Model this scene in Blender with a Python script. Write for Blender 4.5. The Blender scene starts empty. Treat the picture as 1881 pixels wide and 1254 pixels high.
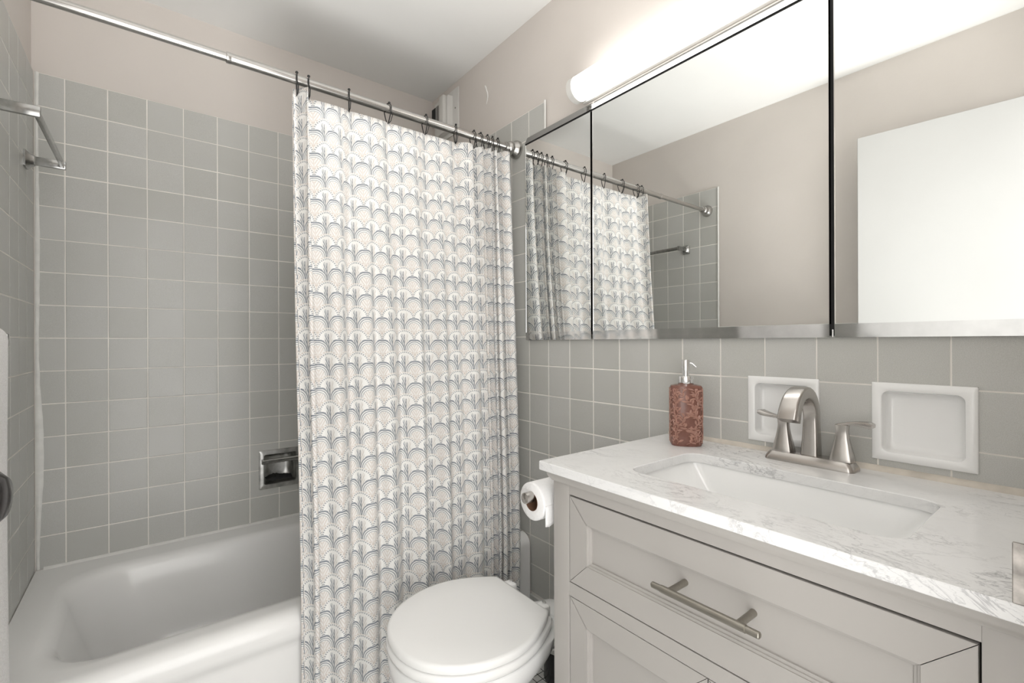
import bpy, bmesh, math, random
from mathutils import Vector, Matrix
random.seed(7)
C = bpy.context.scene.collection
PI = math.pi

# ------------------------------------------------------------------ camera
cam_d = bpy.data.cameras.new('camera')
cam = bpy.data.objects.new('camera', cam_d); C.objects.link(cam)
cam_d.sensor_width = 36.0
cam_d.lens = 854.4 / 1881.0 * 36.0
cam_d.shift_y = (627.826 - 627.0) / 1881.0
cam_d.clip_start = 0.01
CAM = Vector((0.299, -2.1677, 1.13))
yaw = math.radians(37.907)
roll = math.radians(0.1875)
R = Matrix.Rotation(-yaw, 4, 'Z') @ Matrix.Rotation(PI / 2, 4, 'X') @ Matrix.Rotation(-roll, 4, 'Z')
cam.matrix_world = Matrix.Translation(CAM) @ R
bpy.context.scene.camera = cam

# ------------------------------------------------------------------ world and exposure
scn = bpy.context.scene
world = bpy.data.worlds.new('world'); scn.world = world
world.use_nodes = True
bg = world.node_tree.nodes['Background']
bg.inputs[0].default_value = (1.0, 0.985, 0.965, 1)
bg.inputs[1].default_value = 1.4
vs = scn.view_settings
vs.view_transform = 'Standard'
vs.look = 'None'
vs.gamma = 1.0
vs.use_curve_mapping = False
vs.exposure = 1.43
LAMP_STRENGTH = 2.7

# added fill spot below the camera, aimed at the ceiling like bounced flash
fl_d = bpy.data.lights.new('bounce_fill', 'SPOT'); fl_d.energy = 58.0; fl_d.color = (1.0, 0.985, 0.965)
fl_d.spot_size = math.radians(66); fl_d.spot_blend = 1.0; fl_d.shadow_soft_size = 0.30
fl_o = bpy.data.objects.new('bounce_fill', fl_d); C.objects.link(fl_o)
fl_o.location = (0.52, -2.10, 0.35)
fl_o.rotation_euler = Vector((-0.04, 0.42, 1.0)).to_track_quat('-Z', 'Y').to_euler()

# ------------------------------------------------------------------ room numbers
WX = 1.4623          # tile face of the vanity wall
CEIL = 2.3855
TP = 0.1095          # tile pitch
YF = -2.19           # inner face of the front wall
TOP_B = 2.0239
TOP_R = 2.0256

# ------------------------------------------------------------------ node helpers
class E:
    """A shader value that can be calculated with."""
    def __init__(s, nt, v): s.nt = nt; s.v = v
    def _m(s, op, *a):
        n = s.nt.nodes.new('ShaderNodeMath'); n.operation = op
        for i, x in enumerate((s,) + a):
            x = x.v if isinstance(x, E) else x
            if isinstance(x, (int, float)): n.inputs[i].default_value = x
            else: s.nt.links.new(x, n.inputs[i])
        return E(s.nt, n.outputs[0])
    def __add__(s, o): return s._m('ADD', o)
    def __sub__(s, o): return s._m('SUBTRACT', o)
    def __mul__(s, o): return s._m('MULTIPLY', o)
    def __truediv__(s, o): return s._m('DIVIDE', o)
    def fract(s): return s._m('FRACT')
    def abs(s): return s._m('ABSOLUTE')
    def sqrt(s): return s._m('SQRT')
    def sq(s): return s._m('MULTIPLY', s)
    def lt(s, o): return s._m('LESS_THAN', o)
    def gt(s, o): return s._m('GREATER_THAN', o)
    def max(s, o): return s._m('MAXIMUM', o)
    def min(s, o): return s._m('MINIMUM', o)
    def inv(s): return E(s.nt, 1.0)._m('SUBTRACT', s)
    def atan2(s, o): return s._m('ARCTAN2', o)
    def step(s, a, b):
        n = s.nt.nodes.new('ShaderNodeMapRange'); n.interpolation_type = 'SMOOTHSTEP'
        s.nt.links.new(s.v, n.inputs[0]); n.inputs[1].default_value = a; n.inputs[2].default_value = b
        return E(s.nt, n.outputs[0])
    def line(s, c, w):
        return (s - c).abs().step(w, w * 0.55)

def principled(name):
    m = bpy.data.materials.new(name); m.use_nodes = True
    return m, m.node_tree, m.node_tree.nodes['Principled BSDF']

def coords(nt, scale=1.0, kind='Object'):
    tc = nt.nodes.new('ShaderNodeTexCoord')
    mp = nt.nodes.new('ShaderNodeMapping')
    mp.inputs['Scale'].default_value = (scale,) * 3 if isinstance(scale, (int, float)) else scale
    nt.links.new(tc.outputs[kind], mp.inputs[0])
    return mp.outputs[0]

def world_pos(nt, scale=(1, 1, 1)):
    g = nt.nodes.new('ShaderNodeNewGeometry')
    mp = nt.nodes.new('ShaderNodeMapping'); mp.inputs['Scale'].default_value = scale
    nt.links.new(g.outputs['Position'], mp.inputs[0])
    return mp.outputs[0]

def noise(nt, vec, scale, detail=3, rough=0.5, dist=0.0):
    n = nt.nodes.new('ShaderNodeTexNoise')
    n.inputs['Scale'].default_value = scale; n.inputs['Detail'].default_value = detail
    n.inputs['Roughness'].default_value = rough; n.inputs['Distortion'].default_value = dist
    if vec is not None: nt.links.new(vec, n.inputs['Vector'])
    return n.outputs[0]

def ramp(nt, fac, stops):
    r = nt.nodes.new('ShaderNodeValToRGB')
    el = r.color_ramp.elements
    while len(el) < len(stops): el.new(0.5)
    for e, (p, c) in zip(el, stops):
        e.position = p; e.color = (c[0], c[1], c[2], 1)
    nt.links.new(fac, r.inputs[0])
    return r.outputs[0]

def mix(nt, fac, a, b, mode='MIX'):
    n = nt.nodes.new('ShaderNodeMix'); n.data_type = 'RGBA'; n.blend_type = mode
    def put(x, sock):
        if isinstance(x, (tuple, list)): sock.default_value = (x[0], x[1], x[2], 1)
        elif isinstance(x, (int, float)): sock.default_value = x
        else: nt.links.new(x.v if isinstance(x, E) else x, sock)
    put(fac, n.inputs[0]); put(a, n.inputs[6]); put(b, n.inputs[7])
    return n.outputs[2]

def bump(nt, bs, height, strength, dist):
    b = nt.nodes.new('ShaderNodeBump')
    b.inputs['Strength'].default_value = strength; b.inputs['Distance'].default_value = dist
    nt.links.new(height, b.inputs['Height']); nt.links.new(b.outputs[0], bs.inputs['Normal'])

def plain(name, col, rough=0.5, metal=0.0, spec=0.5, var=0.0, vscale=8.0, bmp=0.0, bscale=60.0, coat=0.0):
    m, nt, bs = principled(name)
    bs.inputs['Base Color'].default_value = (*col, 1)
    bs.inputs['Roughness'].default_value = rough
    bs.inputs['Metallic'].default_value = metal
    bs.inputs['Specular IOR Level'].default_value = spec
    if coat:
        bs.inputs['Coat Weight'].default_value = coat; bs.inputs['Coat Roughness'].default_value = 0.06
    wp = world_pos(nt)
    if var:
        n = noise(nt, wp, vscale, 4)
        c = ramp(nt, n, [(0.3, tuple(x * (1 - var) for x in col)), (0.7, tuple(min(1, x * (1 + var)) for x in col))])
        nt.links.new(c, bs.inputs['Base Color'])
    if bmp:
        bump(nt, bs, noise(nt, wp, bscale, 4), bmp, 0.002)
    return m

M = {}
M['paint'] = plain('warm grey wall paint', (0.70, 0.655, 0.615), 0.62, spec=0.3, var=0.035, vscale=2.3, bmp=0.25, bscale=35)
M['ceiling'] = plain('ceiling paint', (0.87, 0.87, 0.855), 0.6, spec=0.3, var=0.03, vscale=1.7, bmp=0.3, bscale=14)
M['grout'] = plain('cement grout', (0.86, 0.83, 0.78), 0.85, var=0.12, vscale=5)
M['caulk'] = plain('white caulk', (0.78, 0.775, 0.745), 0.5, var=0.06, vscale=30)
M['caulk_beige'] = plain('yellowed caulk', (0.62, 0.57, 0.50), 0.6, var=0.12, vscale=25)
M['white_gloss'] = plain('white enamel', (0.88, 0.877, 0.865), 0.22, coat=0.25, bmp=0.02, bscale=5)
M['porcelain'] = plain('white porcelain', (0.89, 0.893, 0.885), 0.12, coat=0.6)
M['seat_white'] = plain('white seat plastic', (0.88, 0.88, 0.868), 0.22, coat=0.3)
M['cabinet'] = plain('warm grey cabinet lacquer', (0.40, 0.382, 0.361), 0.38, var=0.02, vscale=3, bmp=0.04, bscale=25)
M['gap'] = plain('near-black gap shade and residue', (0.02, 0.02, 0.02), 0.8)  # near-black stand-in for shade in gaps and openings, and for soap residue
M['black_metal'] = plain('black ring metal', (0.012, 0.012, 0.012), 0.35, spec=0.5)
M['black_plastic'] = plain('black plastic', (0.008, 0.008, 0.009), 0.25)
M['white_plastic'] = plain('white vent plastic', (0.74, 0.73, 0.70), 0.42, var=0.04, vscale=12)
M['chrome'] = plain('chrome', (0.80, 0.80, 0.80), 0.10, 1.0)
M['old_chrome'] = plain('worn chrome', (0.40, 0.40, 0.39), 0.20, 1.0, var=0.18, vscale=45)
M['dull_chrome'] = plain('tarnished chrome', (0.50, 0.50, 0.485), 0.34, 1.0, var=0.25, vscale=40)
M['strip'] = plain('polished edge strip', (0.78, 0.78, 0.775), 0.07, 1.0, var=0.08, vscale=25)
M['plate_metal'] = plain('plate metal with painted reflections', (0.42, 0.395, 0.37), 0.3, 1.0, var=0.45, vscale=55)  # colour noise stands in for blotchy reflections on the plate
M['top_strip'] = plain('grey top strip', (0.42, 0.42, 0.415), 0.10, 1.0)
M['mirror'] = plain('mirror glass', (0.88, 0.895, 0.885), 0.0, 1.0)
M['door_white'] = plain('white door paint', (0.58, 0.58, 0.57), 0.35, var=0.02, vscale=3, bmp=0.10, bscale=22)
M['paper'] = plain('toilet tissue', (0.84, 0.835, 0.83), 0.9, bmp=0.6, bscale=260)
M['cardboard'] = plain('cardboard core', (0.16, 0.085, 0.05), 0.8)
M['knob_dark'] = plain('dark bronze knob', (0.012, 0.010, 0.010), 0.18)
M['hall'] = plain('hall wall paint', (0.66, 0.64, 0.61), 0.7)

def brushed(name, col, rough, stretch):
    m, nt, bs = principled(name)
    bs.inputs['Metallic'].default_value = 1.0
    n = noise(nt, world_pos(nt, stretch), 1.0, 4, 0.6)
    c = ramp(nt, n, [(0.3, tuple(x * 0.93 for x in col)), (0.7, tuple(min(1, x * 1.05) for x in col))])
    nt.links.new(c, bs.inputs['Base Color'])
    r = ramp(nt, n, [(0.3, (rough * 0.92,) * 3), (0.7, (rough * 1.1,) * 3)])
    nt.links.new(r, bs.inputs['Roughness'])
    return m
M['nickel'] = plain('brushed nickel', (0.50, 0.475, 0.45), 0.27, 1.0)
M['pull'] = brushed('brushed nickel pull', (0.36, 0.34, 0.30), 0.34, (300, 30, 300))
M['rod'] = brushed('satin nickel rod', (0.50, 0.488, 0.47), 0.24, (20, 300, 300))

# grey wall tile: each tile its own tone, fine speckle, slightly wavy glaze
def tile_mat():
    m, nt, bs = principled('grey speckled tile glaze')
    oi = nt.nodes.new('ShaderNodeObjectInfo')
    wp = world_pos(nt)
    sp = ramp(nt, noise(nt, wp, 900, 2, 0.7), [(0.36, (0.475, 0.475, 0.447)), (0.62, (0.585, 0.585, 0.562))])
    lg = ramp(nt, noise(nt, wp, 5.5, 3), [(0.25, (0.965, 0.965, 0.955)), (0.75, (1.02, 1.02, 1.025))])
    c = mix(nt, 1.0, sp, lg, 'MULTIPLY')
    tone = ramp(nt, oi.outputs['Random'], [(0.0, (0.955, 0.955, 0.945)), (1.0, (1.03, 1.03, 1.038))])
    c = mix(nt, 1.0, c, tone, 'MULTIPLY')
    nt.links.new(c, bs.inputs['Base Color'])
    r = ramp(nt, noise(nt, wp, 9, 3), [(0.2, (0.30,) * 3), (0.8, (0.34,) * 3)])
    nt.links.new(r, bs.inputs['Roughness'])
    bs.inputs['Specular IOR Level'].default_value = 0.5
    bump(nt, bs, noise(nt, wp, 11, 1), 0.05, 0.003)
    return m
M['tile'] = tile_mat()

def floor_mat():
    m, nt, bs = principled('white mosaic tile')
    c = ramp(nt, noise(nt, world_pos(nt), 40, 3), [(0.3, (0.66, 0.66, 0.64)), (0.7, (0.78, 0.78, 0.76))])
    nt.links.new(c, bs.inputs['Base Color']); bs.inputs['Roughness'].default_value = 0.3
    return m
M['floor_tile'] = floor_mat()
M['floor_grout'] = plain('dark floor grout', (0.05, 0.05, 0.05), 0.9)

def marble():
    m, nt, bs = principled('white quartz with grey veins')
    wp = world_pos(nt)
    n1 = E(nt, noise(nt, world_pos(nt, (1.9, 1.0, 1.9)), 6.0, 7, 0.62, 1.6))
    v1 = (n1 - 0.5).abs().step(0.024, 0.0)
    n2 = E(nt, noise(nt, world_pos(nt, (2.2, 1.0, 2.2)), 13.0, 6, 0.6, 2.2))
    v2 = (n2 - 0.52).abs().step(0.02, 0.0)
    patch = E(nt, noise(nt, wp, 4.5, 3)).step(0.42, 0.66)
    vein = (v1 * 0.8 + v2 * 0.55) * (patch * 0.9 + 0.08)
    c = mix(nt, vein, (0.80, 0.80, 0.795), (0.44, 0.44, 0.45))
    cloud = ramp(nt, noise(nt, wp, 7.0, 5, 0.6, 0.8), [(0.35, (0.95, 0.95, 0.95)), (0.6, (1, 1, 1))])
    c = mix(nt, 1.0, c, cloud, 'MULTIPLY')
    nt.links.new(c, bs.inputs['Base Color'])
    bs.inputs['Roughness'].default_value = 0.16
    return m
M['marble'] = marble()

def towel_mat():
    m, nt, bs = principled('white terry cloth')
    wp = world_pos(nt)
    n = noise(nt, wp, 330, 3, 0.7)
    c = ramp(nt, n, [(0.3, (0.74, 0.725, 0.71)), (0.65, (0.88, 0.87, 0.86))])
    nt.links.new(c, bs.inputs['Base Color']); bs.inputs['Roughness'].default_value = 0.95
    bump(nt, bs, n, 0.9, 0.004)
    return m
M['towel'] = towel_mat()

def ceramic_rose():
    m, nt, bs = principled('dusty rose glaze')
    wp = world_pos(nt)
    c = ramp(nt, noise(nt, wp, 60, 3), [(0.3, (0.17, 0.072, 0.052)), (0.7, (0.22, 0.098, 0.075))])
    nt.links.new(c, bs.inputs['Base Color']); bs.inputs['Roughness'].default_value = 0.2
    return m
M['rose'] = ceramic_rose()
M['rose_relief'] = plain('pale rose raised glaze', (0.40, 0.215, 0.165), 0.25, var=0.1, vscale=80)

def curtain_mat():
    m, nt, bs = principled('printed curtain cotton')
    uvn = nt.nodes.new('ShaderNodeUVMap')
    wob = nt.nodes.new('ShaderNodeTexNoise'); wob.inputs['Scale'].default_value = 1.7; wob.inputs['Detail'].default_value = 2
    nt.links.new(uvn.outputs[0], wob.inputs['Vector'])
    sx = nt.nodes.new('ShaderNodeSeparateXYZ'); nt.links.new(uvn.outputs[0], sx.inputs[0])
    wv = (E(nt, wob.outputs[0]) - 0.5) * 0.05
    u = E(nt, sx.outputs[0]) + wv; v = E(nt, sx.outputs[1]) + wv
    a = u.fract() - 0.5                        # 0 under the top of an arch
    b = (u + 0.5).fract() - 0.5                # 0 where two arches meet
    fv = v.fract()
    low = fv.lt(0.5)
    high = low.inv()
    r1 = ((a / 0.5).sq() + (fv / 0.5).sq()).sqrt()
    r2 = ((b / 0.5).sq() + ((fv - 0.5) / 0.44).sq()).sqrt()
    arch = (r1 - 0.95).abs().step(0.060, 0.036)
    arch = arch.max((r1 - 0.955).abs().lt(0.085) * fv.gt(0.43))
    arch = arch.max((r1 - 0.775).abs().step(0.048, 0.028) * 0.95)
    arch = arch.max((r1 - 0.61).abs().step(0.036, 0.020) * 0.75) * low
    # dotted scallop, over the meeting point
    ang = ((fv - 0.5) / 0.44).atan2(b / 0.5) * (15.0 / PI)
    dot = (ang.fract() - 0.5).abs().step(0.31, 0.24)
    scal = (r2 - 0.94).abs().step(0.085, 0.055) * dot * high
    inside = r2.lt(1.0) * high
    tanreg = (r2.gt(1.0) * high).max(r1.lt(0.57) * low)
    # tan frond in the tan field
    w = (v - 0.5).fract()
    ta = a.abs()
    chev = (((w - ta * 1.7) * 5.5).fract() - 0.5).abs().step(0.26, 0.15)
    frond = (chev * ta.lt(w * 0.42) * ta.gt(0.025) * w.lt(0.80) * w.gt(0.08)).max(ta.lt(0.014) * w.lt(0.74) * w.gt(0.05)) * tanreg
    ang2 = ((fv - 0.5) / 0.44).atan2(b / 0.5) * (13.0 / PI)
    tdot = (r2 - 1.13).abs().step(0.07, 0.035) * (ang2.fract() - 0.5).abs().step(0.34, 0.22) * high
    # blue frond rising from the meeting point
    tb = b.abs()
    free = (r1.gt(1.02) * low).max(inside * r2.lt(0.86))
    ch2 = (((fv - tb * 2.2) * 5.0).fract() - 0.5).abs().step(0.33, 0.24)
    bf = (ch2 * tb.lt(0.19) * tb.gt(0.015) * (fv - tb * 1.6).gt(0.04) * fv.lt(0.78) * (fv - tb * 2.2).lt(0.5)).max(tb.lt(0.030) * fv.lt(0.74))
    bfl = bf * free * b.lt(0.012)
    bfr = bf * free * b.gt(0.012)
    cream = (0.84, 0.832, 0.81); tanbg = (0.80, 0.782, 0.76)
    blue = (0.12, 0.15, 0.19); blue2 = (0.16, 0.185, 0.215); tan = (0.55, 0.465, 0.40)
    c = mix(nt, tanreg * 0.8, cream, tanbg)
    c = mix(nt, frond * 0.6, c, tan)
    c = mix(nt, tdot * 0.7, c, tan)
    c = mix(nt, bfr * 0.75, c, (0.58, 0.53, 0.48))
    c = mix(nt, bfl * 0.9, c, blue)
    c = mix(nt, scal * 0.75, c, blue2)
    c = mix(nt, arch * 0.88, c, blue)
    fade = ramp(nt, noise(nt, uvn.outputs[0], 26, 3), [(0.3, (0.0,) * 3), (0.7, (0.14,) * 3)])
    c = mix(nt, fade, c, cream)
    nt.links.new(c, bs.inputs['Base Color'])
    bs.inputs['Roughness'].default_value = 0.65
    bs.inputs['Specular IOR Level'].default_value = 0.25
    bs.inputs['Sheen Weight'].default_value = 0.15
    wn = noise(nt, uvn.outputs[0], 7.0, 3)
    bump(nt, bs, wn, 0.12, 0.004)
    return m
M['curtain'] = curtain_mat()

def glow(name, col, s):
    m = bpy.data.materials.new(name); m.use_nodes = True
    nt = m.node_tree; nt.nodes.clear()
    e = nt.nodes.new('ShaderNodeEmission'); o = nt.nodes.new('ShaderNodeOutputMaterial')
    e.inputs[0].default_value = (*col, 1); e.inputs[1].default_value = s
    nt.links.new(e.outputs[0], o.inputs[0])
    return m
M['lamp'] = glow('lit diffuser', (1.0, 0.975, 0.94), LAMP_STRENGTH)

# ------------------------------------------------------------------ mesh helpers
class MB:
    def __init__(s): s.bm = bmesh.new()
    def _merge(s, b):
        me = bpy.data.meshes.new('tmp'); b.to_mesh(me); b.free()
        s.bm.from_mesh(me); bpy.data.meshes.remove(me)
    def box(s, x0, x1, y0, y1, z0, z1, bev=0.0, seg=2):
        b = bmesh.new()
        bmesh.ops.create_cube(b, size=1.0)
        for v in b.verts:
            v.co = Vector(((x0 + x1) / 2 + v.co.x * (x1 - x0), (y0 + y1) / 2 + v.co.y * (y1 - y0), (z0 + z1) / 2 + v.co.z * (z1 - z0)))
        if bev: bmesh.ops.bevel(b, geom=b.edges[:], offset=bev, segments=seg, profile=0.5, affect='EDGES')
        s._merge(b); return s
    def quad(s, *pts):
        vs_ = [s.bm.verts.new(p) for p in pts]
        s.bm.faces.new(vs_); return s
    def loft(s, rings, cap0=False, cap1=False, closed=True):
        rs = [[s.bm.verts.new(p) for p in r] for r in rings]
        n = len(rs[0])
        for i in range(len(rs) - 1):
            for k in range(n if closed else n - 1):
                j = (k + 1) % n
                s.bm.faces.new((rs[i][k], rs[i][j], rs[i + 1][j], rs[i + 1][k]))
        if cap0: s.bm.faces.new(rs[0][::-1])
        if cap1: s.bm.faces.new(rs[-1])
        return s
    def tube(s, pts, r, seg=12, caps=True):
        pts = [Vector(p) for p in pts]
        n = len(pts)
        rad = r if isinstance(r, (list, tuple)) else [r] * n
        t = [(pts[min(i + 1, n - 1)] - pts[max(i - 1, 0)]).normalized() for i in range(n)]
        up = Vector((0, 0, 1)) if abs(t[0].z) < 0.9 else Vector((1, 0, 0))
        nrm = (up - t[0] * up.dot(t[0])).normalized()
        rings = []
        for i in range(n):
            nrm = (nrm - t[i] * nrm.dot(t[i])).normalized()
            bn = t[i].cross(nrm)
            rings.append([pts[i] + (nrm * math.cos(a) + bn * math.sin(a)) * rad[i] for a in [2 * PI * k / seg for k in range(seg)]])
        return s.loft(rings, caps, caps)
    def ring(s, pts, r, seg=8):
        """closed tube"""
        pts = [Vector(p) for p in pts]; n = len(pts)
        c = sum(pts, Vector()) / n
        ax = (pts[0] - c).cross(pts[n // 4] - c).normalized()
        rings = []
        for i in range(n):
            t = (pts[(i + 1) % n] - pts[i - 1]).normalized()
            o = t.cross(ax).normalized()
            rings.append([pts[i] + (o * math.cos(a) + ax * math.sin(a)) * r for a in [2 * PI * k / seg for k in range(seg)]])
        rings.append(rings[0])
        return s.loft(rings)
    def lathe(s, prof, o, axis='z', seg=24, sign=1, cap0=False, cap1=False):
        """prof: (radius, height) along the axis from o"""
        o = Vector(o); rings = []
        for r, h in prof:
            rg = []
            for k in range(seg):
                a = 2 * PI * k / seg; c, d = math.cos(a) * max(r, 1e-5), math.sin(a) * max(r, 1e-5)
                p = {'z': (c, d, h * sign), 'x': (h * sign, c, d), 'y': (d, h * sign, c)}[axis]
                rg.append(o + Vector(p))
            rings.append(rg)
        return s.loft(rings, cap0, cap1)
    def sphere(s, c, r, seg=12, sc=(1, 1, 1)):
        prof = [(math.sin(PI * i / 8), -math.cos(PI * i / 8)) for i in range(9)]
        rings = [[Vector(c) + Vector((r * sc[0] * q * math.cos(2 * PI * k / seg), r * sc[1] * q * math.sin(2 * PI * k / seg), r * sc[2] * h)) for k in range(seg)] for q, h in [(max(a, 1e-4), b) for a, b in prof]]
        return s.loft(rings, True, True)
    def build(s, name, mat, parent=None, smooth=35, origin=None, fixn=True):
        bm = s.bm
        if fixn: bmesh.ops.recalc_face_normals(bm, faces=bm.faces[:])
        off = wloc(parent) if parent is not None else Vector(origin or (0, 0, 0))
        for v in bm.verts: v.co -= off
        me = bpy.data.meshes.new(name); bm.to_mesh(me); bm.free()
        if smooth:
            me.polygons.foreach_set('use_smooth', [True] * len(me.polygons))
            me.set_sharp_from_angle(angle=math.radians(smooth))
        me.materials.append(M[mat] if isinstance(mat, str) else mat)
        o = bpy.data.objects.new(name, me); C.objects.link(o)
        if parent is not None: o.parent = parent
        else: o.location = off
        return o

def wloc(o):
    p = Vector((0, 0, 0))
    while o is not None:
        p += o.location; o = o.parent
    return p

def tag(o, label, cat, group=None):
    o['label'] = label; o['category'] = cat
    if group: o['group'] = group
    return o
def thing(name, label, cat, loc, group=None):
    o = bpy.data.objects.new(name, None); C.objects.link(o); o.location = loc
    o.empty_display_size = 0.05
    return tag(o, label, cat, group)
def struct(o, label=None):
    o['kind'] = 'structure'
    if label: o['label'] = label
    return o
def rr(cx, cy, w, h, r, n=6):
    """rounded rectangle in 2D, 4*(n+1) points, counter-clockwise"""
    pts = []
    r = min(r, w / 2 - 1e-5, h / 2 - 1e-5)
    for qx, qy, a0 in ((1, 1, 0), (-1, 1, PI / 2), (-1, -1, PI), (1, -1, 1.5 * PI)):
        for k in range(n + 1):
            a = a0 + PI / 2 * k / n
            pts.append((cx + qx * (w / 2 - r) + r * math.cos(a), cy + qy * (h / 2 - r) + r * math.sin(a)))
    return pts
def cut(rects, hole):
    out = []
    for (a, b, c, d) in rects:                 # u0,u1,v0,v1
        e, f, g, h = hole
        if e >= b or f <= a or g >= d or h <= c: out.append((a, b, c, d)); continue
        if e > a: out.append((a, e, c, d))
        if f < b: out.append((f, b, c, d))
        m0, m1 = max(a, e), min(b, f)
        if g > c: out.append((m0, m1, c, g))
        if h < d: out.append((m0, m1, h, d))
    return out

# ------------------------------------------------------------------ walls with their tiles
NICHE1 = (-1.7752, -1.6214, 0.8895, 1.0455)
NICHE2 = (-2.0247, -1.8698, 0.8917, 1.0465)
DISH = (0.6575, 0.8125, 0.522, 0.677)
FR = {  # u, v, n -> xyz ; n points into the room
    'back': lambda u, v, n: Vector((u, -n, v)),
    'left': lambda u, v, n: Vector((n, u, v)),
    'right': lambda u, v, n: Vector((WX - n, u, v)),
}
def wall_surface(side, rects, holes, n, mb):
    for h in holes: rects = cut(rects, h)
    for a, b, c, d in rects:
        mb.quad(*[FR[side](*p, n) for p in ((a, c), (b, c), (b, d), (a, d))])

tile_cache = {}
def tile_mesh(side, w, h):
    key = (side, round(w, 4), round(h, 4))
    if key in tile_cache: return tile_cache[key]
    bm = bmesh.new()
    def rg(i, n): return [bm.verts.new(FR[side](u, v, n) - FR[side](0, 0, 0)) for u, v in
                          ((-w / 2 + i, -h / 2 + i), (w / 2 - i, -h / 2 + i), (w / 2 - i, h / 2 - i), (-w / 2 + i, h / 2 - i))]
    rings = [rg(0, -0.006), rg(0, -0.0012), rg(0.0006, -0.0004), rg(0.0022, 0.0)]
    for i in range(3):
        for k in range(4):
            bm.faces.new((rings[i][k], rings[i][(k + 1) % 4], rings[i + 1][(k + 1) % 4], rings[i + 1][k]))
    bm.faces.new(rings[-1])
    bmesh.ops.recalc_face_normals(bm, faces=bm.faces[:])
    me = bpy.data.meshes.new('tile'); bm.to_mesh(me); bm.free()
    me.materials.append(M['tile'])
    tile_cache[key] = me
    return me
def lay_tiles(wall, side, us, vs_, regions, holes):
    g = 0.0015
    for i in range(len(us) - 1):
        for j in range(len(vs_) - 1):
            for (a, b, c, d) in regions:
                r = (max(us[i], a), min(us[i + 1], b), max(vs_[j], c), min(vs_[j + 1], d))
                if r[1] - r[0] < 0.008 or r[3] - r[2] < 0.008: continue
                r = (r[0] + g, r[1] - g, r[2] + g, r[3] - g)
                ps = [r]
                for h in holes: ps = cut(ps, h)
                ps = [p for p in ps if p[1] - p[0] > 0.001 and p[3] - p[2] > 0.001]
                if not ps: continue
                cu, cv = (r[0] + r[1]) / 2, (r[2] + r[3]) / 2
                if ps == [r]: me = tile_mesh(side, r[1] - r[0], r[3] - r[2])
                else:                            # a tile notched round a recessed fitting
                    bm = bmesh.new()
                    z0 = FR[side](0, 0, 0)
                    for (a0, a1, b0, b1) in ps:
                        rg = [[bm.verts.new(FR[side](u - cu, v - cv, n) - z0) for u, v in ((a0, b0), (a1, b0), (a1, b1), (a0, b1))] for n in (-0.006, 0.0)]
                        bm.faces.new(rg[1])
                        for k in range(4): bm.faces.new((rg[0][k], rg[0][(k + 1) % 4], rg[1][(k + 1) % 4], rg[1][k]))
                    bmesh.ops.recalc_face_normals(bm, faces=bm.faces[:])
                    me = bpy.data.meshes.new('tile'); bm.to_mesh(me); bm.free(); me.materials.append(M['tile'])
                o = bpy.data.objects.new('tile', me); C.objects.link(o)
                o.parent = wall
                o.location = FR[side](cu, cv, random.uniform(-0.0003, 0.0003))
                j1, j2 = random.gauss(0, 0.0011), random.gauss(0, 0.0011)
                o.rotation_euler = (j1, 0, j2) if side == 'back' else (0, j1, j2)
PAINT = -0.006
# back wall
mb = MB(); wall_surface('back', [(-0.15, WX + 0.15, 0, CEIL)], [DISH], PAINT, mb)
mb.box(-0.15, WX + 0.15, 0.10, 0.16, 0, CEIL)
wall_back = struct(mb.build('wall_back', 'paint', smooth=0, fixn=False), 'wall behind the tub, grey tile below beige paint')
mb = MB(); wall_surface('back', [(0, WX, 0.36, TOP_B)], [DISH], -0.0010, mb)
mb.build('grout_bed', 'grout', wall_back, smooth=0, fixn=False)
lay_tiles(wall_back, 'back', [0.07405 + TP * k for k in range(-1, 15)], [TOP_B - TP * k for k in range(16, -1, -1)],
          [(0.003, WX, 0.375, TOP_B)], [DISH])
# left wall
WAIN = 1.2105
mb = MB(); wall_surface('left', [(YF - 0.1, 0.15, 0, CEIL)], [], PAINT, mb)
mb.box(-0.16, -0.10, YF - 0.1, 0.15, 0, CEIL)
wall_left = struct(mb.build('wall_left', 'paint', smooth=0, fixn=False), 'wall at the left end of the tub, grey tile and beige paint')
LE = -0.773
mb = MB(); wall_surface('left', [(LE, 0, 0.36, TOP_B), (YF, LE, 0, WAIN)], [], -0.0010, mb)
mb.build('grout_bed', 'grout', wall_left, smooth=0, fixn=False)
lay_tiles(wall_left, 'left', [-0.0065 - TP * k for k in range(22, -1, -1)], [TOP_B - TP * k for k in range(19, -1, -1)],
          [(LE, -0.0065, 0.375, TOP_B), (YF, LE, 0, WAIN)], [])
# vanity wall
mb = MB(); wall_surface('right', [(YF - 0.1, 0.15, 0, CEIL)], [NICHE1, NICHE2], PAINT, mb)
mb.box(WX + 0.10, WX + 0.16, YF - 0.1, 0.15, 0, CEIL)
wall_right = struct(mb.build('wall_right', 'paint', smooth=0, fixn=False), 'wall behind the vanity, grey tile and beige paint')
RE = -0.8745
mb = MB(); wall_surface('right', [(RE, 0, 0, TOP_R), (YF, RE, 0, WAIN)], [NICHE1, NICHE2], -0.0010, mb)
mb.build('grout_bed', 'grout', wall_right, smooth=0, fixn=False)
lay_tiles(wall_right, 'right', [-0.7842 - TP * k for k in range(13, -9, -1)], [TOP_R - TP * k for k in range(19, -1, -1)],
          [(-0.7842, -0.001, 0.375, TOP_R), (YF, -0.7842, 0.16, WAIN), (RE, -0.7842, WAIN, TOP_R)], [NICHE1, NICHE2])
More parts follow.
